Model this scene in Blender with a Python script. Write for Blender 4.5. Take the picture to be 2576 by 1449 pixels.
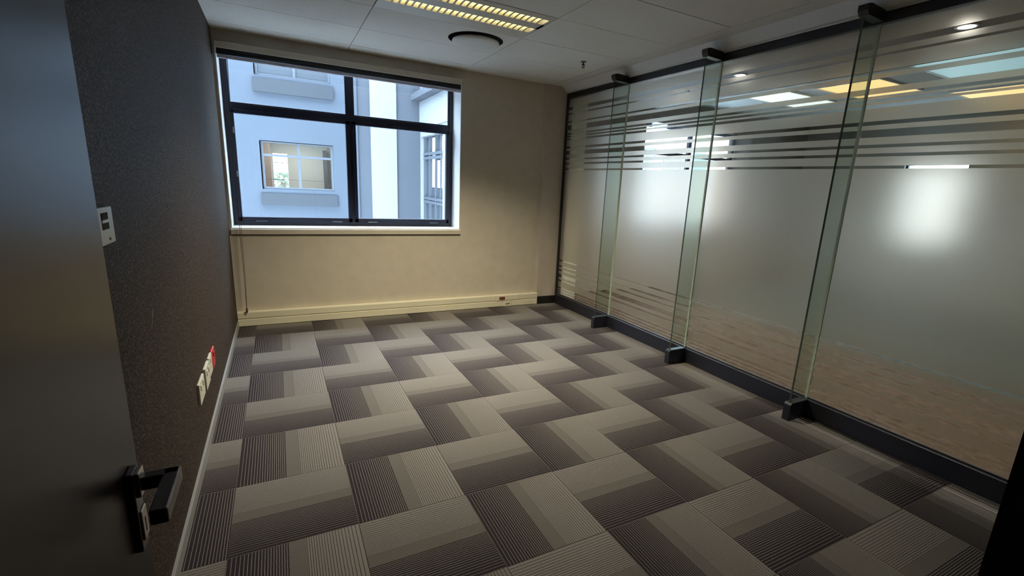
import bpy, bmesh, math, random
from mathutils import Vector, Matrix
random.seed(7)
for o in list(bpy.data.objects): bpy.data.objects.remove(o)
S = bpy.context.scene
COL = S.collection
PI = math.pi

# ------------------------------------------------------------------ camera
W_PX, H_PX, F_PX = 2576.0, 1449.0, 1189.553
yaw, pit, rol = .4982, .2318, .0532
cy_, sy_, cp_, sp_ = math.cos(yaw), math.sin(yaw), math.cos(pit), math.sin(pit)
Fv = Vector((sy_*cp_, cy_*cp_, -sp_)); R0 = Vector((cy_, -sy_, 0)); U0 = R0.cross(Fv)
Rv = R0*math.cos(rol)+U0*math.sin(rol); Uv = U0*math.cos(rol)-R0*math.sin(rol)
cam_d = bpy.data.cameras.new('camera'); cam = bpy.data.objects.new('camera', cam_d); COL.objects.link(cam)
cam_d.sensor_width = 36; cam_d.lens = F_PX*36/W_PX
cam_d.shift_x = -55.926/W_PX; cam_d.shift_y = 25.036/W_PX
cam_d.clip_start = .02; cam_d.clip_end = 200
M = Matrix.Identity(4)
for r in range(3):
    M[r][0], M[r][1], M[r][2] = Rv[r], Uv[r], -Fv[r]
M[0][3], M[1][3], M[2][3] = .2714, -4.9475, 1.51
cam.matrix_world = M
S.camera = cam

# ------------------------------------------------------------------ world, exposure, light levels
SKY_STRENGTH = 21.0
TUBE_STRENGTH = 8.0
LOUVRE_WATTS = 27.0
DOWNLIGHT_STRENGTH = 30.0
w = bpy.data.worlds.new('sky'); S.world = w; w.use_nodes = True
bg = w.node_tree.nodes['Background']; bg.inputs[0].default_value = (.58, .75, 1.0, 1); bg.inputs[1].default_value = SKY_STRENGTH
S.view_settings.view_transform = 'Standard'; S.view_settings.look = 'None'
S.view_settings.gamma = 1; S.view_settings.use_curve_mapping = False
S.view_settings.exposure = 0.0

# ------------------------------------------------------------------ materials
def new_mat(name):
    m = bpy.data.materials.new(name); m.use_nodes = True
    nt = m.node_tree; p = nt.nodes['Principled BSDF']
    return m, nt, p
def N(nt, t, **kw):
    n = nt.nodes.new(t)
    for k, v in kw.items(): setattr(n, k, v)
    return n
def math_n(nt, op, a, b=None, c=None):
    n = N(nt, 'ShaderNodeMath', operation=op)
    for i, v in enumerate((a, b, c)):
        if v is None: continue
        if isinstance(v, (int, float)): n.inputs[i].default_value = v
        else: nt.links.new(v, n.inputs[i])
    return n.outputs[0]
def mix_c(nt, f, a, b):
    n = N(nt, 'ShaderNodeMix', data_type='RGBA')
    for idx, v in ((0, f), (6, a), (7, b)):
        if isinstance(v, (int, float)): n.inputs[idx].default_value = v
        elif isinstance(v, tuple): n.inputs[idx].default_value = v if len(v) == 4 else v+(1,)
        else: nt.links.new(v, n.inputs[idx])
    return n.outputs[2]
def mat(name, col, rough=.6, metal=0, spec=.5, noise=0, nscale=40, bump=0, bscale=200, emit=None, estr=0):
    m, nt, p = new_mat(name)
    p.inputs['Roughness'].default_value = rough; p.inputs['Metallic'].default_value = metal
    p.inputs['Specular IOR Level'].default_value = spec
    p.inputs['Base Color'].default_value = (*col, 1)
    tc = N(nt, 'ShaderNodeTexCoord')
    if noise:
        t = N(nt, 'ShaderNodeTexNoise'); t.inputs['Scale'].default_value = nscale; t.inputs['Detail'].default_value = 5
        nt.links.new(tc.outputs['Object'], t.inputs['Vector'])
        r = N(nt, 'ShaderNodeMapRange'); r.inputs[1].default_value = .3; r.inputs[2].default_value = .7
        nt.links.new(t.outputs[0], r.inputs[0])
        a = tuple(c*(1-noise) for c in col); b = tuple(min(1, c*(1+noise)) for c in col)
        nt.links.new(mix_c(nt, r.outputs[0], a, b), p.inputs['Base Color'])
    if bump:
        t2 = N(nt, 'ShaderNodeTexNoise'); t2.inputs['Scale'].default_value = bscale; t2.inputs['Detail'].default_value = 3
        nt.links.new(tc.outputs['Object'], t2.inputs['Vector'])
        b2 = N(nt, 'ShaderNodeBump'); b2.inputs['Strength'].default_value = bump; b2.inputs['Distance'].default_value = .004
        nt.links.new(t2.outputs[0], b2.inputs['Height']); nt.links.new(b2.outputs[0], p.inputs['Normal'])
    if emit:
        p.inputs['Emission Color'].default_value = (*emit, 1); p.inputs['Emission Strength'].default_value = estr
    return m

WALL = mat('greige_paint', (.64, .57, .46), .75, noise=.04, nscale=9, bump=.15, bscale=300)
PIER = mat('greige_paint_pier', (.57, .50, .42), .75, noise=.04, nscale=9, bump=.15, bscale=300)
CEIL = mat('ceiling_tile_white', (.76, .74, .68), .85, noise=.05, nscale=120, bump=.2, bscale=500)
GYP = mat('gypsum_white', (.72, .71, .67), .8, noise=.03)
PLENUM = mat('plenum_dark', (.05, .05, .05), .9)
BLACK = mat('black_powder_coat', (.012, .012, .016), .4, bump=.05, bscale=900)
FRAME = mat('navy_black_aluminium', (.012, .013, .028), .38)
PLINTH = mat('charcoal_skirting', (.020, .020, .030), .42, noise=.1)
DARKBASE = mat('black_skirting', (.012, .010, .010), .5)
SKIRT = mat('grey_skirting_strip', (.30, .29, .27), .5)
TRUNK = mat('cream_trunking', (.86, .80, .62), .45, noise=.02)
TRUNKLID = mat('cream_trunking_lid', (.84, .78, .60), .42, noise=.02)
SILL = mat('white_sill', (.90, .88, .86), .45)
WHITEP = mat('white_plastic', (.74, .71, .58), .4)
WHITEB = mat('white_bracket', (.8, .8, .78), .4)
BROWNP = mat('brown_plastic', (.20, .055, .02), .4)
REDP = mat('red_plastic', (.55, .02, .012), .4)
DARKP = mat('dark_window_of_plate', (.03, .02, .018), .8, spec=.2)
STEEL = mat('brushed_steel', (.55, .53, .50), .28, metal=1)
DARKSTEEL = mat('dark_bronze_steel', (.20, .18, .18), .35, metal=1)
DOORM = mat('dark_laminate_door', (.013, .007, .009), .31, noise=.12, nscale=60, spec=.34)
JAMB = mat('black_door_frame', (.008, .006, .010), .6)
LOBBY = mat('lobby_paint', (.12, .11, .10), .8)
BLINDW = mat('white_blind_fabric', (.55, .54, .62), .8)
CORD = mat('brown_cord', (.10, .07, .05), .7)
LUMW = mat('luminaire_white_steel', (.66, .63, .55), .4)
BLADE = mat('louvre_cream', (.80, .74, .52), .45)
CCEIL = mat('corridor_gypsum', (.30, .27, .25), .85, noise=.04)
OCEIL = mat('office_ceiling_white', (.52, .54, .50), .85, noise=.05)
TUBE = mat('fluorescent_tube', (.9, .9, .8), .5, emit=(1.0, .93, .66), estr=TUBE_STRENGTH)
LAMPW = mat('downlight_lens', (.9, .9, .9), .5, emit=(1.0, .95, .92), estr=DOWNLIGHT_STRENGTH)
LAMPY = mat('warm_diffuser', (.8, .7, .4), .5, emit=(1.0, .62, .22), estr=1.1)
LAMPT = mat('cool_diffuser', (.6, .8, .8), .5, emit=(.42, .72, .78), estr=.5)
LAMPP = mat('pale_diffuser', (.8, .8, .7), .5, emit=(.85, .95, .88), estr=.9)
FAC = mat('pale_blue_grey_render', (.092, .108, .128), .9, noise=.03, nscale=1.2, bump=.1)
FACD = mat('mid_blue_grey_render', (.092, .100, .114), .9, noise=.03, nscale=2)
CREAM = mat('cream_render', (.37, .30, .25), .9, noise=.03, nscale=2)
CREAM2 = mat('tan_render', (.25, .165, .115), .9, noise=.03, nscale=2)
FACG = mat('grey_trim_render', (.30, .28, .25), .9)
FACW = mat('white_render', (.30, .31, .31), .9, noise=.02, nscale=2)
FACL = mat('ledge_grey_render', (.058, .063, .069), .9, noise=.03, nscale=2)
FACF = mat('pale_window_frame', (.11, .122, .138), .6)
FACB = mat('grey_window_blind', (.068, .078, .088), .6)
ROOMW = mat('beige_room_wall', (.42, .42, .40), .8)
CURT = mat('white_curtain', (.75, .77, .82), .8)
BRICK = mat('brown_pier', (.26, .20, .18), .8)
GROUND = mat('grey_paving', (.45, .45, .46), .9, noise=.1, nscale=2)
LEAF = mat('green_leaves', (.16, .18, .11), .8, noise=.3, nscale=9)
TRUNKB = mat('bark', (.10, .07, .05), .9)

def glass_mat(name, tint=(1, 1, 1), base=.04, power=1.0):
    m = bpy.data.materials.new(name); m.use_nodes = True; nt = m.node_tree
    nt.nodes.clear()
    out = N(nt, 'ShaderNodeOutputMaterial'); mx = N(nt, 'ShaderNodeMixShader')
    tr = N(nt, 'ShaderNodeBsdfTransparent'); tr.inputs[0].default_value = (*tint, 1)
    gl = N(nt, 'ShaderNodeBsdfGlossy'); gl.inputs['Roughness'].default_value = 0.0; gl.inputs[0].default_value = (1, 1, 1, 1)
    fr = N(nt, 'ShaderNodeFresnel'); ge = N(nt, 'ShaderNodeNewGeometry')
    nt.links.new(math_n(nt, 'MULTIPLY_ADD', ge.outputs['Backfacing'], 1/1.45-1.45, 1.45), fr.inputs[0])   # same reflectance on both faces
    nt.links.new(fr.outputs[0], mx.inputs[0]); nt.links.new(tr.outputs[0], mx.inputs[1]); nt.links.new(gl.outputs[0], mx.inputs[2])
    nt.links.new(mx.outputs[0], out.inputs[0])
    return m
GLASS = glass_mat('clear_glass', (.97, .99, .98))
FIN = glass_mat('green_tint_glass', (.87, .92, .885))
EDGE = mat('glass_edge_green', (.66, .70, .56), .25)
EDGED = mat('glass_edge_dark', (.05, .075, .055), .25)

def film_mat():
    m = bpy.data.materials.new('frosted_film'); m.use_nodes = True; nt = m.node_tree; nt.nodes.clear()
    out = N(nt, 'ShaderNodeOutputMaterial'); mx = N(nt, 'ShaderNodeMixShader'); mx.inputs[0].default_value = .13
    rf = N(nt, 'ShaderNodeBsdfRefraction'); rf.inputs['Roughness'].default_value = .30; rf.inputs['IOR'].default_value = 1.35
    rf.inputs[0].default_value = (.98, .955, .90, 1); 
    rf2 = N(nt, 'ShaderNodeBsdfRefraction'); rf2.inputs['Roughness'].default_value = .80; rf2.inputs['IOR'].default_value = 1.35; rf2.inputs[0].default_value = (1, .96, .89, 1)
    mr = N(nt, 'ShaderNodeMixShader'); mr.inputs[0].default_value = .32
    nt.links.new(rf.outputs[0], mr.inputs[1]); nt.links.new(rf2.outputs[0], mr.inputs[2])
    df = N(nt, 'ShaderNodeBsdfDiffuse'); df.inputs[0].default_value = (.64, .60, .53, 1)
    gl = N(nt, 'ShaderNodeBsdfGlossy'); gl.inputs['Roughness'].default_value = .32; gl.inputs[0].default_value = (1, .95, .88, 1)
    fr = N(nt, 'ShaderNodeFresnel'); fr.inputs[0].default_value = 1.4
    m2 = N(nt, 'ShaderNodeMixShader')
    nt.links.new(mr.outputs[0], mx.inputs[1]); nt.links.new(df.outputs[0], mx.inputs[2])
    nt.links.new(fr.outputs[0], m2.inputs[0]); nt.links.new(mx.outputs[0], m2.inputs[1]); nt.links.new(gl.outputs[0], m2.inputs[2])
    nt.links.new(m2.outputs[0], out.inputs[0])
    return m
FILM = film_mat()

def left_wall_mat():
    m, nt, p = new_mat('dark_flecked_wallcovering')
    tc = N(nt, 'ShaderNodeTexCoord')
    t = N(nt, 'ShaderNodeTexNoise'); t.inputs['Scale'].default_value = 120; t.inputs['Detail'].default_value = 5; t.inputs['Roughness'].default_value = .7
    nt.links.new(tc.outputs['Object'], t.inputs['Vector'])
    r = N(nt, 'ShaderNodeMapRange'); r.inputs[1].default_value = .48; r.inputs[2].default_value = .66
    nt.links.new(t.outputs[0], r.inputs[0])
    nt.links.new(mix_c(nt, r.outputs[0], (.018, .011, .008), (.19, .135, .095)), p.inputs['Base Color'])
    p.inputs['Roughness'].default_value = .70; p.inputs['Specular IOR Level'].default_value = .2
    b = N(nt, 'ShaderNodeBump'); b.inputs['Strength'].default_value = .35; b.inputs['Distance'].default_value = .002
    nt.links.new(t.outputs[0], b.inputs['Height']); nt.links.new(b.outputs[0], p.inputs['Normal'])
    return m
LWALL = left_wall_mat()

def carpet_mat():
    # one 0.5 m tile: local x runs from the dark side (-.25) to the light side (+.25)
    m, nt, p = new_mat('striped_carpet')
    tc = N(nt, 'ShaderNodeTexCoord'); sx = N(nt, 'ShaderNodeSeparateXYZ'); nt.links.new(tc.outputs['Object'], sx.inputs[0])
    wob = N(nt, 'ShaderNodeTexNoise'); wob.inputs['Scale'].default_value = 55; wob.inputs['Detail'].default_value = 2
    nt.links.new(tc.outputs['Object'], wob.inputs['Vector'])
    wb = math_n(nt, 'MULTIPLY', math_n(nt, 'SUBTRACT', wob.outputs[0], .5), .006)
    u = math_n(nt, 'ADD', math_n(nt, 'MULTIPLY_ADD', sx.outputs[0], 2.0, .5), wb)
    wd = math_n(nt, 'DIVIDE', u, .44)
    ph = math_n(nt, 'ADD', math_n(nt, 'MULTIPLY', wd, 13.0), math_n(nt, 'MULTIPLY', math_n(nt, 'MULTIPLY', wd, wd), 6.0))
    lineD = math_n(nt, 'LESS_THAN', math_n(nt, 'FRACT', ph), math_n(nt, 'MULTIPLY_ADD', wd, .26, .16))
    wl = math_n(nt, 'DIVIDE', math_n(nt, 'SUBTRACT', 1.0, u), .44)
    ph2 = math_n(nt, 'ADD', math_n(nt, 'MULTIPLY', wl, 13.0), math_n(nt, 'MULTIPLY', math_n(nt, 'MULTIPLY', wl, wl), 6.0))
    lineL = math_n(nt, 'LESS_THAN', math_n(nt, 'FRACT', ph2), math_n(nt, 'MULTIPLY_ADD', wl, .14, .19))
    fine = N(nt, 'ShaderNodeTexNoise'); fine.inputs['Scale'].default_value = 260; fine.inputs['Detail'].default_value = 3
    nt.links.new(tc.outputs['Object'], fine.inputs['Vector'])
    D, Lc, Mid = (.031, .023, .027), (.215, .196, .178), (.138, .123, .110)
    cD = mix_c(nt, lineD, D, (.170, .152, .138))
    cL = mix_c(nt, lineL, Lc, (.070, .059, .054))
    isM = math_n(nt, 'GREATER_THAN', u, .44); isL = math_n(nt, 'GREATER_THAN', u, .57)
    c = mix_c(nt, isM, cD, Mid); c = mix_c(nt, isL, c, cL)
    oi = N(nt, 'ShaderNodeObjectInfo')
    v = math_n(nt, 'ADD', math_n(nt, 'MULTIPLY_ADD', fine.outputs[0], 1.1, .45), math_n(nt, 'MULTIPLY_ADD', oi.outputs['Random'], .12, -.06))
    hs = N(nt, 'ShaderNodeHueSaturation'); nt.links.new(v, hs.inputs['Value']); nt.links.new(c, hs.inputs['Color'])
    nt.links.new(hs.outputs[0], p.inputs['Base Color'])
    p.inputs['Roughness'].default_value = .95; p.inputs['Specular IOR Level'].default_value = .15
    h = math_n(nt, 'ADD', math_n(nt, 'MULTIPLY', math_n(nt, 'ADD', lineD, lineL), .5), fine.outputs[0])
    b = N(nt, 'ShaderNodeBump'); b.inputs['Strength'].default_value = .5; b.inputs['Distance'].default_value = .002
    nt.links.new(h, b.inputs['Height']); nt.links.new(b.outputs[0], p.inputs['Normal'])
    return m
CARPET = carpet_mat()
CORRC = mat('brown_corridor_carpet', (.058, .040, .027), .95, noise=.28, nscale=14, spec=.1, bump=.3)
OFFC = mat('grey_green_office_carpet', (.045, .055, .05), .95, noise=.2, nscale=10, spec=.1)

# ------------------------------------------------------------------ helpers
def tag(o, label=None, cat=None, group=None, kind=None):
    if label: o['label'] = label
    if cat: o['category'] = cat
    if group: o['group'] = group
    if kind: o['kind'] = kind
    return o
class MB:
    def __init__(s): s.v = []; s.f = []; s.mi = []
    def box(s, x0, x1, y0, y1, z0, z1, mi=0):
        n = len(s.v)
        s.v += [(x0,y0,z0),(x1,y0,z0),(x1,y1,z0),(x0,y1,z0),(x0,y0,z1),(x1,y0,z1),(x1,y1,z1),(x0,y1,z1)]
        for q in ((0,3,2,1),(4,5,6,7),(0,1,5,4),(1,2,6,5),(2,3,7,6),(3,0,4,7)):
            s.f.append(tuple(n+i for i in q)); s.mi.append(mi)
        return s
    def prism(s, pts, axis, a0, a1, mi=0):
        """extrude a polygon; axis x/y/z, pts in the other two coordinates"""
        n = len(s.v); k = len(pts)
        for a in (a0, a1):
            for p in pts:
                s.v.append({'x': (a, p[0], p[1]), 'y': (p[0], a, p[1]), 'z': (p[0], p[1], a)}[axis])
        s.f.append(tuple(range(n, n+k))); s.f.append(tuple(range(n+2*k-1, n+k-1, -1))); s.mi += [mi, mi]
        for i in range(k):
            j = (i+1) % k
            s.f.append((n+i, n+k+i, n+k+j, n+j)); s.mi.append(mi)
        return s
    def lathe(s, prof, cx=0, cy=0, seg=40, mi=0):
        n = len(s.v); k = len(prof)
        for i in range(seg):
            a = 2*PI*i/seg
            for r, z in prof: s.v.append((cx+r*math.cos(a), cy+r*math.sin(a), z))
        for i in range(seg):
            j = (i+1) % seg
            for q in range(k-1):
                s.f.append((n+i*k+q, n+j*k+q, n+j*k+q+1, n+i*k+q+1)); s.mi.append(mi)
        return s
    def tube(s, path, r, seg=8, mi=0):
        n = len(s.v); k = len(path)
        for i, p in enumerate(path):
            p = Vector(p); a = Vector(path[max(i-1, 0)]); b = Vector(path[min(i+1, k-1)])
            d = (b-a).normalized(); up = Vector((0, 0, 1)) if abs(d.z) < .9 else Vector((1, 0, 0))
            e = d.cross(up).normalized(); g = d.cross(e)
            for q in range(seg):
                t = 2*PI*q/seg; s.v.append(tuple(p+e*r*math.cos(t)+g*r*math.sin(t)))
        for i in range(k-1):
            for q in range(seg):
                u = (q+1) % seg
                s.f.append((n+i*seg+q, n+i*seg+u, n+(i+1)*seg+u, n+(i+1)*seg+q)); s.mi.append(mi)
        s.f.append(tuple(range(n, n+seg))); s.f.append(tuple(n+(k-1)*seg+q for q in range(seg))); s.mi += [mi, mi]
        return s
    def build(s, name, mats, parent=None, bevel=0, smooth=False, loc=None):
        me = bpy.data.meshes.new(name)
        if loc: s.v = [(a-loc[0], b-loc[1], c-loc[2]) for a, b, c in s.v]
        me.from_pydata(s.v, [], s.f)
        bm = bmesh.new(); bm.from_mesh(me)
        bmesh.ops.recalc_face_normals(bm, faces=bm.faces)
        if bevel:
            bmesh.ops.bevel(bm, geom=[e for e in bm.edges], offset=bevel, segments=2, affect='EDGES', profile=.5, clamp_overlap=True)
        bm.to_mesh(me); bm.free()
        ms = mats if isinstance(mats, (list, tuple)) else [mats]
        for m in ms: me.materials.append(m)
        if not bevel and len(ms) > 1:
            for p, i in zip(me.polygons, s.mi): p.material_index = i
        if smooth:
            for p in me.polygons: p.use_smooth = True
        o = bpy.data.objects.new(name, me); COL.objects.link(o)
        if loc: o.location = loc
        if parent: o.parent = parent
        return o
def part(name, m, parent, *boxes, bevel=0):
    b = MB()
    for q in boxes: b.box(*q)
    return b.build(name, m, parent, bevel)
def empty(name, loc=(0, 0, 0), rz=0):
    o = bpy.data.objects.new(name, None); COL.objects.link(o); o.location = loc; o.rotation_euler.z = rz; o.empty_display_size = .1
    return o
def inst(o, name, loc, parent, rz=0):
    c = o.copy(); c.name = name; COL.objects.link(c); c.parent = parent; c.location = loc; c.rotation_euler.z = rz
    return c

XL, YW, ZC = -.16, .41, 2.705          # left wall face, window wall face, ceiling face
DW = -4.79                             # inner face of the door wall

# ================================================================== FLOOR
floor = MB().box(XL-.2, 3.60, DW-.25, YW+.1, -.2, -.008).build('floor', PLENUM)
tag(floor, 'room floor laid with striped brown and grey carpet squares, alternately turned', 'floor', kind='structure')
cache = {}
def tile_mesh(x0, x1, y0, y1):
    k = (round(x0, 4), round(x1, 4), round(y0, 4), round(y1, 4))
    if k in cache: return cache[k]
    g, c, zt, zb = .0003, .0012, 0.0, -.008
    b = MB(); n = 0
    a = [(x0+g, y0+g), (x1-g, y0+g), (x1-g, y1-g), (x0+g, y1-g)]
    i = [(x0+c, y0+c), (x1-c, y0+c), (x1-c, y1-c), (x0+c, y1-c)]
    b.v = [(p[0], p[1], zb) for p in a]+[(p[0], p[1], zt-.0006) for p in a]+[(p[0], p[1], zt) for p in i]
    for q in range(4):
        r = (q+1) % 4
        b.f += [(q, r, 4+r, 4+q), (4+q, 4+r, 8+r, 8+q)]
    b.f.append((8, 9, 10, 11)); b.mi = [0]*9
    o = b.build('carpet_tile', CARPET); me = o.data; bpy.data.objects.remove(o)
    cache[k] = me; return me
XR = 3.60
for i in range(-1, 8):
    for j in range(-1, 10):
        X0, X1 = max(i*.5, XL), min(i*.5+.5, XR); Y1, Y0 = min(-j*.5, YW), max(-j*.5-.5, DW-.2)
        if X1-X0 < .02 or Y1-Y0 < .02: continue
        cx, cy = i*.5+.25, -j*.5-.25
        turned = (i+j) % 2 != 0
        if not turned and i < 0: cx = XL+.25      # cut squares along the left wall keep their dark side
        if not turned: me = tile_mesh(X0-cx, X1-cx, Y0-cy, Y1-cy); rz = 0
        else:          # local x = world y, local y = -world x
            me = tile_mesh(Y0-cy, Y1-cy, -(X1-cx), -(X0-cx)); rz = PI/2
        o = bpy.data.objects.new('carpet_tile', me); COL.objects.link(o); o.parent = floor
        o.location = (cx, cy, random.uniform(-.0003, .0002)); o.rotation_euler.z = rz

# ================================================================== LEFT WALL
wl = MB().box(XL-.15, XL, DW, YW+.02, -.01, ZC+.25).build('wall_left', LWALL)
tag(wl, 'left wall covered in dark brown flecked wallcovering', 'wall', kind='structure')
sc = MB()
for (y, z, dy, dz) in ((-2.86, .955, .030, .045), (-2.84, .975, .022, .03), (-2.875, .935, .012, .02)):
    sc.prism([(y, z), (y+.003, z), (y+dy, z+dz), (y+dy-.004, z+dz)], 'x', XL, XL+.0006)
tag(sc.build('scratch', SKIRT, wl), 'pale scratch on the dark wallcovering')
bl = MB().box(XL, XL+.012, DW, YW-.05, 0, .058).build('baseboard_left', SKIRT)
tag(bl, 'thin pale grey strip along the foot of the dark left wall', 'baseboard', kind='structure')

# ================================================================== WINDOW WALL
OX0, OX1, OZ0, OZ1 = -.14, 2.135, .975, 2.60
wb = MB()
wb.box(XL-.15, OX0, YW, YW+.45, -.3, 2.95).box(OX1, 3.60, YW, YW+.45, -.3, 2.95)
wb.box(OX0, OX1, YW, YW+.45, -.3, .91).box(OX0, OX1, YW, YW+.45, OZ1, 2.95)
wall_b = wb.build('wall_back', WALL)
tag(wall_b, 'greige painted wall around the window', 'wall', kind='structure')
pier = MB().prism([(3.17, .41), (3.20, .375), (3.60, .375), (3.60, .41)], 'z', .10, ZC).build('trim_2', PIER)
tag(pier, 'shallow greige pier in the corner between window wall and glass partition', 'pier', kind='structure')
bb = MB().box(3.197, 3.52, .352, .41, 0, .098).build('baseboard_back', DARKBASE)
tag(bb, 'short black skirting under the greige corner pier', 'baseboard', kind='structure')
# reveal linings and sill
win = empty('window_1', (0, 0, 0)); tag(win, 'window with navy black frame, two upper lights over two lower casements', 'window', kind='structure')
part('reveal_lining', SILL, win, (OX1-.006, OX1+.002, YW-.001, .70, OZ0, OZ1))
part('reveal_lining', SILL, win, (OX0-.002, OX0+.006, YW-.001, .70, OZ0, OZ1))
part('reveal_lining', SILL, win, (OX0, OX1, YW, .70, OZ1-.006, OZ1+.002))
part('window_sill', SILL, win, (OX0-.004, OX1+.006, YW-.002, .74, .955, .976), bevel=.002)
part('sill_shadow_strip', DARKBASE, win, (OX0-.004, OX1+.006, YW-.008, YW+.0, .905, .914))  # black strip standing in for the shadow line under the nosing
part('sill_nosing', WALL, win, (OX0-.006, OX1+.008, YW-.022, YW+.0, .913, .962), bevel=.003)
FY0, FY1 = .68, .73
def fr(name, x0, x1, z0, z1, y0=FY0, y1=FY1, m=FRAME): return part(name, m, win, (x0, x1, y0, y1, z0, z1), bevel=.003)
fr('frame_stile', OX0+.006, OX0+.050, OZ0, OZ1); fr('frame_stile', OX1-.050, OX1-.006, OZ0, OZ1)
fr('frame_sill_rail', OX0+.05, OX1-.05, OZ0, 1.02); fr('frame_head', OX0+.05, OX1-.05, 2.545, OZ1)
fr('mullion', .968, 1.032, 1.02, 2.545, FY0+.006)
fr('transom', OX0+.05, OX1-.05, 2.075, 2.135, FY0+.002)
# lower casement sashes, a little proud
for (a, b) in ((OX0+.048, .985), (1.015, OX1-.048)):
    for q in ((a, a+.036, 1.016, 2.08), (b-.036, b, 1.016, 2.08), (a, b, 1.016, 1.060), (a, b, 2.045, 2.082)):
        fr('casement_rail', *q, FY0-.012, FY1-.01)
    p = part('glass_pane', GLASS, win, (a+.03, b-.03, .702, .708, 1.05, 2.05))
for (a, b) in ((OX0+.05, .968), (1.032, OX1-.05)):
    part('glass_pane', GLASS, win, (a-.005, b+.005, .702, .708, 2.13, 2.55))
    for q in ((a, a+.012, 2.135, 2.545), (b-.012, b, 2.135, 2.545), (a, b, 2.135, 2.148)):
        fr('glazing_bead', *q, FY0+.012, FY1-.012)
for x in (.06, .78, 1.15, 1.85):
    part('window_stay', mat('pale_metal_stay', (.35, .36, .42), .35, metal=1) if x == .06 else bpy.data.materials['pale_metal_stay'], win, (x, x+.10, .655, .668, 1.018, 1.023), bevel=.001)
for z in (1.45, 1.86):
    part('window_catch', bpy.data.materials['pale_metal_stay'], win, (-.075, -.062, .645, .668, z, z+.055), bevel=.002)

# ================================================================== ROLLER BLIND
rb = empty('roller_blind', (1.0, .40, 2.60)); tag(rb, 'rolled-up pale roller blind in a headbox above the window', 'blind')
def rbp(name, m, *q, bevel=0):
    b = MB()
    for r in q: b.box(*r)
    b.v = [(x-1.0, y-.40, z-2.60) for x, y, z in b.v]
    return b.build(name, m, rb, bevel)
rbp('headbox', WALL, (-.135, 2.118, .345, .409, 2.545, 2.598), bevel=.003)
rbp('headbox_gap', BLACK, (-.130, 2.110, .372, .409, 2.598, 2.604))
rbp('headbox_lip', SILL, (-.13, 2.10, .343, .347, 2.540, 2.546))
rbp('blind_housing_gap', BLACK, (-.125, 2.105, .36, .405, 2.495, 2.545))
tb = MB().tube([(-.12-1, -.02, -.083), (2.10-1, -.02, -.083)], .021, 16); tb.build('blind_roll', FRAME, rb, smooth=True)
rbp('hem_bar', BLINDW, (-.125, 2.118, .357, .385, 2.464, 2.490), bevel=.004)
rbp('end_bracket', WHITEB, (2.108, 2.122, .345, .408, 2.485, 2.550), bevel=.003)
rbp('end_bracket', WHITEB, (-.139, -.128, .345, .408, 2.485, 2.550), bevel=.003)
ck = MB()
ck.tube([(-.052-1, -.05, -.13), (-.060-1, -.05, -.6), (-.066-1, -.052, -1.2), (-.070-1, -.055, -1.75), (-.068-1, -.058, -2.1), (-.070-1, -.06, -2.40)], .0022, 6)
ck.tube([(-.046-1, -.05, -.13), (-.056-1, -.05, -.6), (-.055-1, -.052, -1.2), (-.058-1, -.055, -1.75), (-.060-1, -.058, -2.1), (-.068-1, -.06, -2.40)], .0022, 6)
ck.build('pull_cord', CORD, rb)
MB().lathe([(0, -2.455), (.007, -2.452), (.0105, -2.435), (.006, -2.405), (.002, -2.395), (0, -2.394)], -.070-1, -.06, 12).build('cord_weight', CORD, rb, smooth=True)

# ================================================================== TRUNKING
tk = empty('power_trunking', (1.5, .38, 0)); tag(tk, 'cream two-channel power trunking along the foot of the window wall', 'trunking')
def tkp(name, m, *q, bevel=0, par=None):
    b = MB()
    for r in q: b.box(*r)
    b.v = [(x-1.5, y-.38, z) for x, y, z in b.v]
    return b.build(name, m, par or tk, bevel)
tkp('trunking_body', TRUNK, (XL+.002, 3.192, .362, .409, .0, .150), bevel=.004)
tkp('upper_cover', TRUNKLID, (XL+.004, 2.60, .356, .363, .084, .144), (2.92, 3.186, .356, .363, .084, .144), bevel=.002)
tkp('lower_cover', TRUNKLID, (XL+.004, 2.70, .356, .363, .006, .072), (2.83, 3.186, .356, .363, .006, .072), bevel=.002)
tkp('end_cap', TRUNK, (3.186, 3.200, .355, .409, .0, .152), bevel=.002)
sp = tkp('socket_plate', TRUNK, (2.604, 2.765, .352, .363, .082, .146), bevel=.002)
sk = tkp('socket_insert', BROWNP, (2.655, 2.732, .348, .354, .092, .130), bevel=.002, par=sp); tag(sk, 'brown socket insert')
sp2 = tkp('switch_plate', TRUNK, (2.768, 2.916, .353, .363, .084, .146), bevel=.002)
sp3 = tkp('data_plate', TRUNKLID, (2.704, 2.826, .353, .363, .004, .072), bevel=.002)
tkp('data_port', DARKP, (2.745, 2.768, .351, .354, .030, .040), par=sp3); tkp('data_port', DARKP, (2.775, 2.798, .351, .354, .032, .042), par=sp3)

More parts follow.
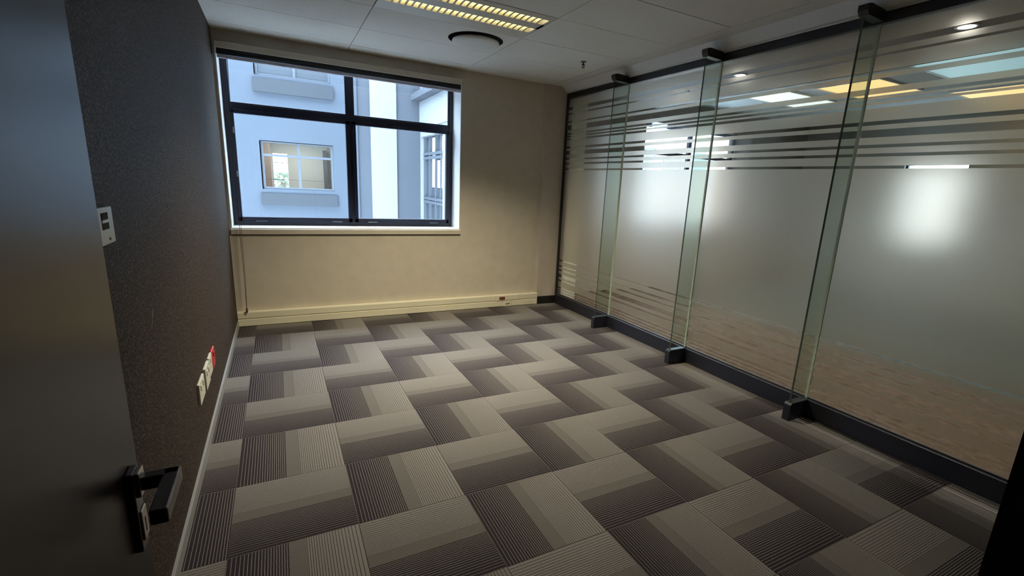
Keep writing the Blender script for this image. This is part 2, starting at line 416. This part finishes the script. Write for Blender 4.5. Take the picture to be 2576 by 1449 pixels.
# ================================================================== CEILING
cs = MB().box(XL-.2, 3.62, DW-.1, YW+.1, 2.94, 3.1).build('ceiling', PLENUM)
tag(cs, 'suspended ceiling of large pale rectangular tiles', 'ceiling', kind='structure')
gx = [XL, .96, 2.155, 3.262]; gy = [YW, .17]+[.17-.6*k for k in range(1, 10)]
LUM = (.96, 2.155, -1.63, -1.03)
DC = (1.858, -.735, .235)
for a in range(3):
    for b in range(len(gy)-1):
        x0, x1, y1, y0 = gx[a], gx[a+1], gy[b], max(gy[b+1], DW)
        if y1 <= DW+.02: continue
        g = .003
        x0 += g; x1 -= g; y0 += g; y1 -= g
        if a == 1 and abs(y1+1.03) < .02: continue                       # luminaire
        zt = ZC+random.uniform(-.0008, .0008)
        if a == 1 and abs(y1+.43) < .02:                                 # tile with the round air valve
            cx, cy, r = DC; angs = sorted([2*PI*i/48 for i in range(48)]+[math.atan2(yy-cy, xx-cx) % (2*PI) for xx in (x0, x1) for yy in (y0, y1)])
            m = MB(); n = len(angs)
            for t in angs:
                c, s_ = math.cos(t), math.sin(t)
                k = min(((x1-cx)/c if c > 1e-6 else (x0-cx)/c if c < -1e-6 else 1e9), ((y1-cy)/s_ if s_ > 1e-6 else (y0-cy)/s_ if s_ < -1e-6 else 1e9))
                m.v += [(cx+r*c, cy+r*s_, zt), (cx+k*c, cy+k*s_, zt), (cx+k*c, cy+k*s_, zt+.018), (cx+r*c, cy+r*s_, zt+.018)]
            for i in range(n):
                j = (i+1) % n
                for q in range(4): m.f.append((4*i+q, 4*j+q, 4*j+(q+1) % 4, 4*i+(q+1) % 4)); m.mi.append(0)
            m.build('ceiling_tile', CEIL, cs)
            continue
        MB().box(x0, x1, y0, y1, zt, zt+.018).build('ceiling_tile', CEIL, cs)
# plain margin and fascia beside the glass
cm = MB().box(3.264, 3.60, DW, YW, ZC-.001, ZC+.02).prism([(3.40, ZC-.001), (3.62, ZC-.001), (3.62, 2.632), (3.475, 2.632)], 'y', DW, .375)
tag(cm.build('trim_3', GYP), 'plain gypsum margin and fascia above the glass partition', 'bulkhead', kind='structure')

# luminaire ---------------------------------------------------------
lx0, lx1, ly0, ly1 = LUM
lm = empty('ceiling_light', ((lx0+lx1)/2, (ly0+ly1)/2, ZC)); tag(lm, 'recessed fluorescent ceiling light with two glowing louvred strips', 'ceiling light')
ox, oy = (lx0+lx1)/2, (ly0+ly1)/2
strips = ((-1.315, -1.205), (-1.545, -1.435))
def lp(name, m, mb, par=lm, **k):
    mb.v = [(x-ox, y-oy, z-ZC) for x, y, z in mb.v]; return mb.build(name, m, par, **k)
g = .004; e0, e1 = lx0+.05, lx1-.03
b = MB().box(lx0+g, lx1-g, -1.205, ly1-g, ZC-.001, ZC+.004).box(lx0+g, lx1-g, -1.435, -1.315, ZC-.001, ZC+.004)
b.box(lx0+g, lx1-g, ly0+g, -1.545, ZC-.001, ZC+.004).box(lx0+g, e0, -1.545, -1.205, ZC-.001, ZC+.004).box(e1, lx1-g, -1.545, -1.205, ZC-.001, ZC+.004)
lp('face_plate', LUMW, b)
lp('housing', LUMW, MB().box(lx0+.01, lx1-.01, ly0+.01, ly1-.01, 2.83, 2.84).box(lx0+.01, lx0+.02, ly0+.01, ly1-.01, ZC+.004, 2.83)
   .box(lx1-.02, lx1-.01, ly0+.01, ly1-.01, ZC+.004, 2.83).box(lx0+.01, lx1-.01, ly0+.01, ly0+.02, ZC+.004, 2.83).box(lx0+.01, lx1-.01, ly1-.02, ly1-.01, ZC+.004, 2.83))
blade0 = None
for (a, c) in strips:
    mid = (a+c)/2
    b = MB()
    for s_, yy in ((1, a), (-1, c)):      # curved side reflectors
        pr = [(yy, ZC), (yy+s_*.010, ZC+.022), (yy+s_*.014, ZC+.044), (yy+s_*.012, ZC+.046), (yy-s_*.002, ZC+.002)]
        b.prism(pr, 'x', e0, e1)
    lp('side_reflector', BLADE, b)
    t = lp('fluorescent_tube', TUBE, MB().tube([(e0+.02, mid, ZC+.052), (e1-.02, mid, ZC+.052)], .013, 12), smooth=True)
    nb = 24; st = (e1-e0)/nb
    for k in range(1, nb):
        x = e0+k*st
        if blade0 is None:
            # blade: shallow arched plate across the trough, thicker at its foot
            pts = [(-.053, 0)]+[(-.053*math.cos(PI*q/8), .006*math.sin(PI*q/8)) for q in range(1, 8)]+[(.053, 0), (.044, .030), (-.044, .030)]
            mb = MB(); n = len(pts)
            for sx_, tt in ((-1, 0), (1, 0)):
                for (y, z) in pts: mb.v.append((sx_*(.008 if z < .02 else .0012), y, z))
            mb.f.append(tuple(range(n))); mb.f.append(tuple(range(2*n-1, n-1, -1)))
            for i in range(n): j = (i+1) % n; mb.f.append((i, n+i, n+j, j))
            mb.mi = [0]*(n+2)
            blade0 = mb.build('louvre_blade', BLADE, lm); blade0.location = (x-ox, mid-oy, 0)
        else: inst(blade0, 'louvre_blade', (x-ox, mid-oy, 0), lm)

# the light leaving the two louvred strips, cut off by the louvre as the real one is
for (a, c) in strips:
    l = bpy.data.lights.new('louvre_light', 'AREA'); l.shape = 'RECTANGLE'; l.size = e1-e0-.04; l.size_y = .085; l.energy = LOUVRE_WATTS
    l.color = (1.0, .90, .64); l.spread = math.radians(118)
    o = bpy.data.objects.new('louvre_light', l); COL.objects.link(o); o.parent = lm; o.location = ((e0+e1)/2-ox, (a+c)/2-oy, .001)

# air valve ---------------------------------------------------------
av = empty('air_valve', (DC[0], DC[1], ZC)); tag(av, 'round white air valve with a dark ring recess in the ceiling', 'air vent')
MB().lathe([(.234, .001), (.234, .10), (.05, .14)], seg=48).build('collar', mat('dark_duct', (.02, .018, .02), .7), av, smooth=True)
MB().lathe([(0, -.040), (.10, -.039), (.17, -.036), (.196, -.030), (.203, -.022), (.200, -.014), (.17, -.008), (0, -.004)], seg=56).build('valve_disc', GYP, av, smooth=True)
MB().tube([(0, 0, -.005), (0, 0, .10)], .012, 10).build('spindle', DARKSTEEL, av)

# sprinkler heads ---------------------------------------------------
def sprinkler(x, y, z, label):
    s_ = empty('sprinkler_head', (x, y, z)); tag(s_, label, 'sprinkler', 'ceiling sprinkler heads')
    MB().lathe([(0, .0), (.030, .0), (.030, -.004), (.012, -.010), (0, -.010)], seg=20).build('rosette', DARKSTEEL, s_, smooth=True)
    MB().tube([(0, 0, -.008), (0, 0, -.036)], .007, 8).build('stem', BLACK, s_)
    b_ = MB().tube([(-.010, 0, -.02), (-.016, 0, -.036), (0, 0, -.054)], .0025, 6).tube([(.010, 0, -.02), (.016, 0, -.036), (0, 0, -.054)], .0025, 6)
    b_.build('yoke', BLACK, s_)
    MB().lathe([(0, -.054), (.016, -.054), (.016, -.057), (0, -.057)], seg=14).build('deflector', BLACK, s_)
sprinkler(2.962, -.743, ZC, 'small dark sprinkler head on the room ceiling near the glass partition')

# ================================================================== GLASS PARTITION
PA = math.asin(.0185)
gw = empty('wall_right', (3.462, 0, 0), PA); tag(gw, 'frameless glass partition with striped frosted film and glass fins', 'partition', kind='structure')
def gp(name, m, *q, bevel=0, par=gw):
    b = MB()
    for r in q: b.box(*r)
    return b.build(name, m, par, bevel)
GU = .040                                  # glass plane offset behind the plinth face
PY = [.335, -.79, -1.945, -3.11, -4.27, DW+.02]
gp('frame_post', BLACK, (.02, .09, .335, .405, 0, 2.62), bevel=.003)
gp('bottom_channel', PLINTH, (.0, .030, DW, .335, 0, .128), (.030, .085, DW, .335, 0, .118), bevel=.002)
gp('channel_bead', DARKBASE, (.026, .034, DW, .335, .128, .136))
gp('top_channel', BLACK, (.0, .085, DW, .335, 2.562, 2.622), bevel=.002)
gp('top_trim', GYP, (-.004, .03, DW, .335, 2.624, 2.631))
bands = [(1.725, 1.743), (1.797, 1.816), (1.850, 1.869), (1.912, 1.957), (1.985, 2.008), (2.085, 2.106), (2.120, 2.137), (2.149, 2.168), (2.203, 2.258), (2.286, 2.303), (2.385, 2.400), (2.432, 2.468)]
low = [(2.315-b, 2.315-a) for a, b in bands[:8]]
clear = sorted(bands+low)
for k in range(5):
    y1, y0 = PY[k]-.0015, PY[k+1]+.0015
    p = gp('glass_panel', GLASS, (GU-.005, GU+.005, y0, y1, .12, 2.57))
    zz = .125; q = []
    for a, c in clear+[(2.57, 2.57)]:
        q.append((GU-.0068, GU-.0060, y0+.001, y1-.001, zz, a)); zz = c
    f = gp('frosted_film', FILM, *q, par=p)
fin0 = None
for y in (-.79, -1.945, -3.11):
    f = gp('glass_fin', FIN, (-.163, GU-.014, y-.006, y+.006, .12, 2.58))
    gp('fin_edge', EDGED, (-.1650, -.163, y-.006, y+.006, .12, 2.57), par=f)
    gp('fin_joint', EDGE, (GU-.020, GU-.007, y-.0072, y+.0072, .13, 2.565), par=f)
    s_ = MB().prism([(-.190, 0), (.0, 0), (.0, .131), (-.176, .131), (-.190, .118)], 'y', y-.026, y+.026)
    s_.build('fin_foot', PLINTH, gw, bevel=.002)
    s_ = MB().prism([(-.185, 2.600), (-.165, 2.575), (.0, 2.570), (.0, 2.632), (-.150, 2.640), (-.185, 2.632)], 'y', y-.030, y+.030)
    s_.build('fin_bracket', BLACK, gw, bevel=.002)

# ================================================================== WALL SOCKETS, CARD SWITCH on the left wall
def plate(name, y, z, w_, h, m, label, group=None, d=.012):
    e = empty(name, (XL, y, z)); tag(e, label, 'socket', group)
    MB().box(0, d, -w_/2, w_/2, -h/2, h/2).build('plate', m, e, bevel=.003)
    return e
a = plate('double_socket', -2.075, .366, .175, .115, WHITEP, 'white double wall socket low on the dark wall, nearest the door', 'sockets on the dark wall')
for dy in (-.04, .04): part('rocker', WHITEP, a, (.012, .016, dy-.012, dy+.012, .01, .04), bevel=.001)
a = plate('double_socket', -1.860, .362, .155, .125, WHITEP, 'white wall socket in the middle of the low row on the dark wall', 'sockets on the dark wall', .014)
for dy in (-.035, .035): part('rocker', WHITEP, a, (.014, .018, dy-.012, dy+.012, .01, .04), bevel=.001)
a = plate('double_socket', -1.695, .366, .120, .115, WHITEP, 'white wall socket of the low row, next to the red one', 'sockets on the dark wall')
part('rocker', WHITEP, a, (.012, .016, -.012, .012, .01, .04), bevel=.001)
e = empty('red_socket', (XL, -1.560, .362)); tag(e, 'red wall socket, the farthest of the low row on the dark wall', 'socket', 'sockets on the dark wall')
MB().box(0, .013, -.062, .062, -.06, .06).build('plate', REDP, e, bevel=.005)
part('rocker', REDP, e, (.013, .017, -.012, .012, .01, .04), bevel=.001)
e = empty('wall_switch', (XL, -3.262, 1.345)); tag(e, 'white wall switch plate with two dark windows beside the open door', 'switch')
MB().box(0, .016, -.063, .063, -.050, .050).build('plate', WHITEP, e, bevel=.004)
part('dark_window', DARKP, e, (.016, .0175, -.040, .014, .018, .036)); part('dark_window', DARKP, e, (.016, .0175, -.040, .014, -.008, .009))
part('rocker', WHITEB, e, (.016, .0185, -.040, .014, .0095, .0175), bevel=.001)
MB().tube([(.0155, .01, -.036), (.018, .01, -.036)], .004, 10).build('screw', BROWNP, e)

# ================================================================== DOOR, FRAME, DOOR WALL
door = MB().box(-.042, 0, -.905, 0, .036, 2.13).build('door_1', DOORM, bevel=.0015)
door.location = (0.0, -3.885, -.03)
tag(door, 'open dark laminate door leaf standing against the left wall', 'door', kind='structure')
hx = .0
bp = part('back_plate', DARKSTEEL, door, (.0, .012, -.085, -.045, .845, 1.005), bevel=.002)
ls = MB().box(.012, .020, -.082, -.048, .955, 1.003)
rose = ls.build('lever_rose', STEEL, door, bevel=.002)
lv = MB().box(.012, .075, -.078, -.056, .966, .992)
lv.build('lever_neck', DARKSTEEL, rose, bevel=.002)
part('door_lever', DARKSTEEL, rose, (.052, .078, -.190, -.056, .964, .992), bevel=.003)
es = part('escutcheon', STEEL, door, (.012, .016, -.080, -.050, .865, .925), bevel=.0015)
part('keyhole', BLACK, es, (.016, .0165, -.068, -.063, .877, .905))
tr = part('trim_1', JAMB, None, (.945, .99, DW-.24, DW-.005, 0, 2.13), (-.05, .0, DW-.24, DW-.005, 0, 2.13), (-.05, .99, DW-.24, DW-.005, 2.12, 2.17))
tag(tr, 'black door frame at the right edge of the view', 'door frame', kind='structure')
wf = MB().box(XL-.2, -.05, DW-.22, DW, -.01, 2.95).box(.99, 3.65, DW-.22, DW, -.01, 2.95).box(-.05, .99, DW-.22, DW, 2.17, 2.95).build('wall_front', LOBBY)
tag(wf, 'wall with the doorway the view is taken from', 'wall', kind='structure')

# lobby behind the viewpoint, closed
lb = MB().box(-2.2, 3.65, -7.2, -7.0, -.1, 2.95).box(-2.2, -2.0, -7.0, DW-.22, -.1, 2.95).box(-2.2, XL-.2, DW-.22, DW, -.1, 2.95)
tag(lb.build('wall_lobby', LOBBY), 'plain lobby walls behind the doorway', 'wall', kind='structure')
tag(MB().box(-2.2, 3.65, -7.2, DW-.22, -.1, -.001).build('floor_lobby', CORRC), 'lobby floor behind the doorway', 'floor', kind='structure')
tag(MB().box(-2.2, 3.65, -7.2, DW-.1, 2.70, 2.95).build('ceiling_lobby', LOBBY), 'lobby ceiling behind the doorway', 'ceiling', kind='structure')

# ================================================================== CORRIDOR AND OFFICE BEYOND THE GLASS
cf = MB().box(3.60, 5.60, -7.2, 1.0, -.1, -.001).build('floor_corridor', CORRC)
tag(cf, 'mottled brown carpet of the corridor behind the glass', 'floor', kind='structure')
of = MB().box(5.60, 9.3, -7.2, 1.0, -.1, -.001).build('floor_office', OFFC)
tag(of, 'grey green carpet of the open office beyond the corridor', 'floor', kind='structure')
cc = MB().box(3.62, 5.25, -7.2, 1.0, 2.705, 2.95).build('ceiling_corridor', CCEIL)
tag(cc, 'lowered brown grey corridor ceiling with round downlights', 'ceiling', kind='structure')
oc = MB().box(5.25, 9.3, -7.2, 1.0, 2.86, 2.95).build('ceiling_office', OCEIL)
tag(oc, 'pale ceiling of the open office beyond the corridor', 'ceiling', kind='structure')
# far office wall with a window opening, side walls
WY0, WY1, WZ0, WZ1 = -1.66, -.84, .95, 2.16
fw = MB().box(9.0, 9.3, -7.2, WY0, -.1, 2.95).box(9.0, 9.3, WY1, 1.0, -.1, 2.95).box(9.0, 9.3, WY0, WY1, -.1, WZ0).box(9.0, 9.3, WY0, WY1, WZ1, 2.95)
OFW = mat('office_wall_grey', (.38, .38, .34), .8)
tag(fw.build('wall_office', OFW), 'far grey wall of the open office with a bright window', 'wall', kind='structure')
w2 = part('window_2', FRAME, None, (9.05, 9.1, WY0, WY0+.03, WZ0, WZ1), (9.05, 9.1, WY1-.03, WY1, WZ0, WZ1), (9.05, 9.1, WY0, WY1, WZ1-.03, WZ1), (9.05, 9.1, WY0, WY1, WZ0, WZ0+.03))
tag(w2, 'bright far window of the open office seen through the frosted glass', 'window', kind='structure')
part('glass_pane', GLASS, w2, (9.07, 9.075, WY0+.03, WY1-.03, WZ0+.03, WZ1-.03))
nib = MB().box(3.56, 3.815, .41, 1.0, -.1, 2.95)
tag(nib.build('wall_corridor', mat('cream_paint', (.62, .60, .47), .75)), 'cream wall end just behind the corner of the glass partition', 'wall', kind='structure')
cw = MB().box(3.815, 5.16, .85, 1.0, -.1, 2.95).box(7.12, 9.3, .85, 1.0, -.1, 2.95).box(5.16, 7.12, .85, 1.0, -.1, .975).box(5.16, 7.12, .85, 1.0, 2.52, 2.95)
tag(cw.build('wall_corridor_end', mat('taupe_paint', (.27, .24, .21), .8)), 'taupe end wall of the corridor and office', 'wall', kind='structure')
w3 = empty('window_3', (6.14, .92, 0)); tag(w3, 'far window in the corridor end wall, seen in strips through the film', 'window', kind='structure')
for q in ((-.98, -.93, .975, 2.52), (.93, .98, .975, 2.52), (-.03, .03, .975, 2.52)): part('frame_stile', FRAME, w3, (q[0], q[1], -.02, .03, q[2], q[3]))
for q in ((.975, 1.03), (2.08, 2.13), (2.47, 2.52)): part('frame_rail', FRAME, w3, (-.98, .98, -.02, .03, q[0], q[1]))
part('glass_pane', GLASS, w3, (-.95, .95, .004, .008, 1.0, 2.5))
tag(MB().box(3.65, 9.3, -7.4, -7.2, -.1, 2.95).build('wall_corridor_far', LOBBY), 'end wall of the office behind the view', 'wall', kind='structure')
def downlight(x, y, label):
    d = empty('downlight', (x, y, 2.705)); tag(d, label, 'downlight', 'round downlights in the corridor ceiling')
    MB().lathe([(.050, -.001), (.066, -.001), (.068, -.006), (.050, -.008), (.046, -.002)], seg=32).build('trim_ring', WHITEB, d, smooth=True)
    MB().lathe([(0, -.004), (.046, -.004)], seg=32).build('lens', LAMPW, d)
downlight(4.424, -3.177, 'round downlight in the corridor ceiling, nearest and largest')
downlight(4.451, -1.345, 'round downlight in the corridor ceiling, middle one behind the far panels')
downlight(4.76, -.228, 'round downlight in the corridor ceiling, farthest, by the corridor sprinkler')
sprinkler(4.53, -.575, 2.705, 'small dark sprinkler head on the corridor ceiling behind the glass')
def panel_light(x0, x1, y0, y1, m, label):
    p = empty('panel_light', ((x0+x1)/2, (y0+y1)/2, 2.86)); tag(p, label, 'ceiling light', 'panel lights of the open office')
    a_, b_ = (x1-x0)/2, (y1-y0)/2
    part('light_frame', WHITEB, p, (-a_-.02, a_+.02, -b_-.02, -b_, -.02, 0), (-a_-.02, a_+.02, b_, b_+.02, -.02, 0), (-a_-.02, -a_, -b_, b_, -.02, 0), (a_, a_+.02, -b_, b_, -.02, 0))
    part('diffuser', m, p, (-a_, a_, -b_, b_, -.012, -.002))
panel_light(6.0, 7.1, -.72, -.12, LAMPP, 'pale green white panel light in the open office ceiling')
panel_light(6.15, 7.05, -1.75, -1.05, LAMPY, 'warm yellow panel light in the open office ceiling, smaller one')
panel_light(5.6, 6.9, -3.3, -2.2, LAMPT, 'teal tinted panel light in the open office ceiling')
panel_light(7.4, 8.7, -3.0, -1.9, LAMPY, 'warm orange panel light farthest across the open office')

# ================================================================== COURTYARD OUTSIDE
FYD = 8.0
ob = empty('office_building', (1.0, FYD, -4)); tag(ob, 'pale blue grey building facing the window across the courtyard', 'building')
def op(name, m, *q, bevel=0, par=ob):
    b = MB()
    for r in q: b.box(*r)
    b.v = [(x-1.0, y-FYD, z+4) for x, y, z in b.v]
    return b.build(name, m, par, bevel)
WX0, WX1 = -.01, 1.53
op('wall', FAC, (-5, WX0, 8, 8.3, -4, 5.8), (WX1, 2.11, 8, 8.3, -4, 5.8), (WX0, WX1, 8, 8.3, -4, 1.125), (WX0, WX1, 8, 8.3, 2.20, 3.60), (WX0, WX1, 8, 8.3, 4.66, 5.8))
op('recessed_strip', FACD, (2.11, 2.43, 8.06, 8.3, -4, 5.8)); op('white_pilaster', FACW, (2.42, 3.05, 7.97, 8.3, -4, 5.9)); op('grey_bay', FACD, (3.05, 3.80, 8.03, 8.3, -4, 5.8))
op('window_ledge', FACL, (-.07, 1.58, 7.93, 8.0, .76, 1.03)); op('window_ledge', FACL, (-.07, 1.58, 7.93, 8.0, 3.245, 3.535))
for (z0, z1, tz) in ((1.125, 2.20, 1.87), (3.60, 4.66, 4.34)):
    f = op('window_frame', FACF, (WX0, WX0+.05, 8.06, 8.12, z0, z1), (WX1-.05, WX1, 8.06, 8.12, z0, z1), (WX0, WX1, 8.057, 8.117, z0, z0+.05), (WX0, WX1, 8.057, 8.117, z1-.03, z1),
           (.74, .80, 8.063, 8.12, z0, z1), (WX0, WX1, 8.055, 8.115, tz, tz+.05))
    op('window_reveal', FACD, (WX0-.02, WX0, 8.0, 8.3, z0, z1), (WX0, WX1, 8.0, 8.3, z1, z1+.01))
    if z0 < 2:
        op('pane', GLASS, (WX0+.03, WX1-.03, 8.09, 8.094, z0+.03, z1-.02), par=f)
    else:
        op('pane', FACB, (WX0+.03, WX1-.03, 8.09, 8.10, z0+.03, z1-.02), par=f)
# the room behind the lower window, with a window of its own on the far side
op('inner_room', ROOMW, (-.35, -.3, 8.3, 11, .3, 2.5), (1.9, 1.95, 8.3, 11, .3, 2.5), (-.35, 1.95, 8.3, 11, 2.45, 2.5), (-.35, 1.95, 8.3, 11, .3, .35),
   (-.35, .21, 11, 11.1, .3, 2.5), (.58, 1.95, 11, 11.1, .3, 2.5), (.21, .58, 11, 11.1, 2.04, 2.5), (.21, .58, 11, 11.1, .3, .95))
op('inner_pier', BRICK, (-.02, .16, 10.5, 10.9, .35, 2.45)); op('inner_column', FACD, (1.52, 1.60, 10.6, 10.9, .35, 2.2))
for q in ((.21, .58, 11.0, 11.03, 1.78, 1.80), (.21, .58, 11.0, 11.03, 1.30, 1.32), (.0, 1.5, 8.5, 8.51, 1.345, 1.352)): op('inner_frame_bar', FACD, q)
for (x, y) in ((.40, 8.9), (.85, 10.2), (1.42, 9.4)):
    op('inner_downlight', LAMPW, (x-.035, x+.035, y-.04, y+.04, 2.44, 2.447))
il = bpy.data.lights.new('inner_room_lamp', 'AREA'); il.energy = 55; il.size = 1.2; il.color = (1, .96, .90)
ilo = bpy.data.objects.new('inner_room_lamp', il); COL.objects.link(ilo); ilo.location = (.8, 9.7, 2.42)
# right wing
rw = empty('office_wing', (3.67, 7, -4)); tag(rw, 'white side wing of the courtyard with tall windows, right of the pilaster', 'building')
def wp(name, m, *q, par=rw, bevel=0):
    b = MB()
    for r in q: b.box(*r)
    b.v = [(x-3.67, y-7, z+4) for x, y, z in b.v]
    return b.build(name, m, par, bevel)
wp('wall', FACW, (3.67, 3.95, 2.5, 6.05, -4, 5.8), (3.67, 3.95, 6.05, 8.02, 2.60, 5.8), (3.67, 3.95, 7.96, 8.02, -4, 2.6), (3.9, 3.95, 6.0, 8.0, -4, 2.6))
wp('canopy_slab', FACD, (3.42, 3.67, 3.0, 8.0, 3.47, 3.62)); wp('lintel', FACW, (3.64, 3.67, 5.0, 8.0, 2.80, 3.46))
wp('glazing', FACB, (3.80, 3.81, 6.05, 7.96, -.9, 2.60))
f = wp('window_frame', FACF, *[(3.74, 3.80, y, y+.06, -.9, 2.6) for y in (6.05, 6.42, 6.86, 7.40, 7.90)], *[(3.735, 3.80, 6.05, 7.96, z, z+.07) for z in (.93, 1.02, 2.04, 2.14)])
wp('curtain', CURT, (3.77, 3.78, 6.18, 6.46, 1.35, 2.55), (3.77, 3.78, 6.98, 7.25, 1.35, 2.55), (3.77, 3.78, 6.6, 6.8, 1.35, 2.0), par=f)
tag(MB().box(-6, 8, .86, 14, -4.3, -4).build('courtyard_ground', GROUND), 'grey courtyard paving below the window', 'ground', kind='structure')
# tree seen through the far window of that room
tr_ = empty('tree', (.5, 13.2, -4)); tag(tr_, 'green tree glimpsed through the far window of the opposite building', 'tree')
MB().tube([(0, 0, 0), (.02, .05, 2.5), (-.05, 0, 5.2)], .09, 8).build('trunk', TRUNKB, tr_)
lf = MB()
for k in range(260):
    a_ = random.uniform(0, 2*PI); r_ = random.uniform(.05, .75)*random.uniform(.5, 1); z = 4.4+random.uniform(0, 1.1)
    c = Vector((r_*math.cos(a_), r_*math.sin(a_)*.6, z)); s_ = random.uniform(.05, .10); t = random.uniform(0, PI)
    u = Vector((math.cos(t), .3*math.sin(2*t), math.sin(t)))*s_; v_ = Vector((-math.sin(t), .2, math.cos(t)))*s_*.5
    n = len(lf.v); lf.v += [tuple(c-u), tuple(c+v_), tuple(c+u), tuple(c-v_)]; lf.f.append((n, n+1, n+2, n+3)); lf.mi.append(0)
tag(lf.build('foliage', LEAF, tr_), kind='stuff')
# unseen walls added to block part of the sky over the courtyard
tag(MB().box(-6.3, 9.5, .86, 1.10, 3.0, 12).build('wall_sky_block', FAC), 'unseen upper storeys added above the window to block part of the sky', 'wall', kind='structure')
tag(MB().box(-6.3, -6, .86, 8.3, -4, 5.8).build('wall_sky_block_left', FAC), 'unseen wall added at the left of the courtyard to block part of the sky', 'wall', kind='structure')

# building glimpsed through the corridor window; after it, a wall added against sky glare
fb = empty('far_building', (10, 12, -4)); tag(fb, 'white building with gridded balconies seen through the far corridor window', 'building')
def fp(name, m, *q, par=fb):
    b = MB()
    for r in q: b.box(*r)
    b.v = [(x-10, y-12, z+4) for x, y, z in b.v]
    return b.build(name, m, par)
fp('wall', CREAM2, (4.2, 20, 12, 12.3, -4, 7))
for i in range(8):
    for z in (-.4, 2.1, 4.6):
        x = 6.2+i*1.6
        f = fp('window', FACB, (x, x+1.0, 11.96, 12.0, z, z+1.3))
        fp('pane_frame', FACG, (x-.05, x+1.05, 11.93, 11.96, z-.06, z), (x-.05, x+1.05, 11.93, 11.96, z+1.3, z+1.36), (x-.05, x, 11.93, 11.96, z, z+1.3), (x+1.0, x+1.05, 11.93, 11.96, z, z+1.3), par=f)
for z in (-.7, 1.8, 4.3): fp('balcony_slab', FACG, (6, 20, 11.5, 12, z-.12, z))
nb_ = MB().box(15, 15.3, -9, 4, -4, 2.6)  # added wall, holds back the bright sky behind the office window
tag(nb_.build('glow_dimming_wall', CREAM), 'wall added outside the far office window to tame its glow', 'wall', kind='structure')
# corridor and office lamps (the downlights' light, and unseen ones added as fill)
def downlight_or_fill(x, y, z, e, size=.12, col=(1, .92, .82)):
    l = bpy.data.lights.new('downlight_or_fill', 'AREA'); l.shape = 'DISK'; l.size = size; l.energy = e; l.color = col; l.spread = math.radians(110)
    o = bpy.data.objects.new('downlight_or_fill', l); COL.objects.link(o); o.location = (x, y, z)
for (x, y) in ((4.424, -3.177), (4.451, -1.345), (4.76, -.228), (4.42, -5.0)): downlight_or_fill(x, y, 2.69, 24)  # the last one is unseen, added to brighten the corridor
for (x, y) in ((7.2, -.4), (7.2, -2.6), (7.2, -4.8)): downlight_or_fill(x, y, 2.80, 26, .5, (.95, .97, .92))  # unseen office lights added to brighten what shows through the film
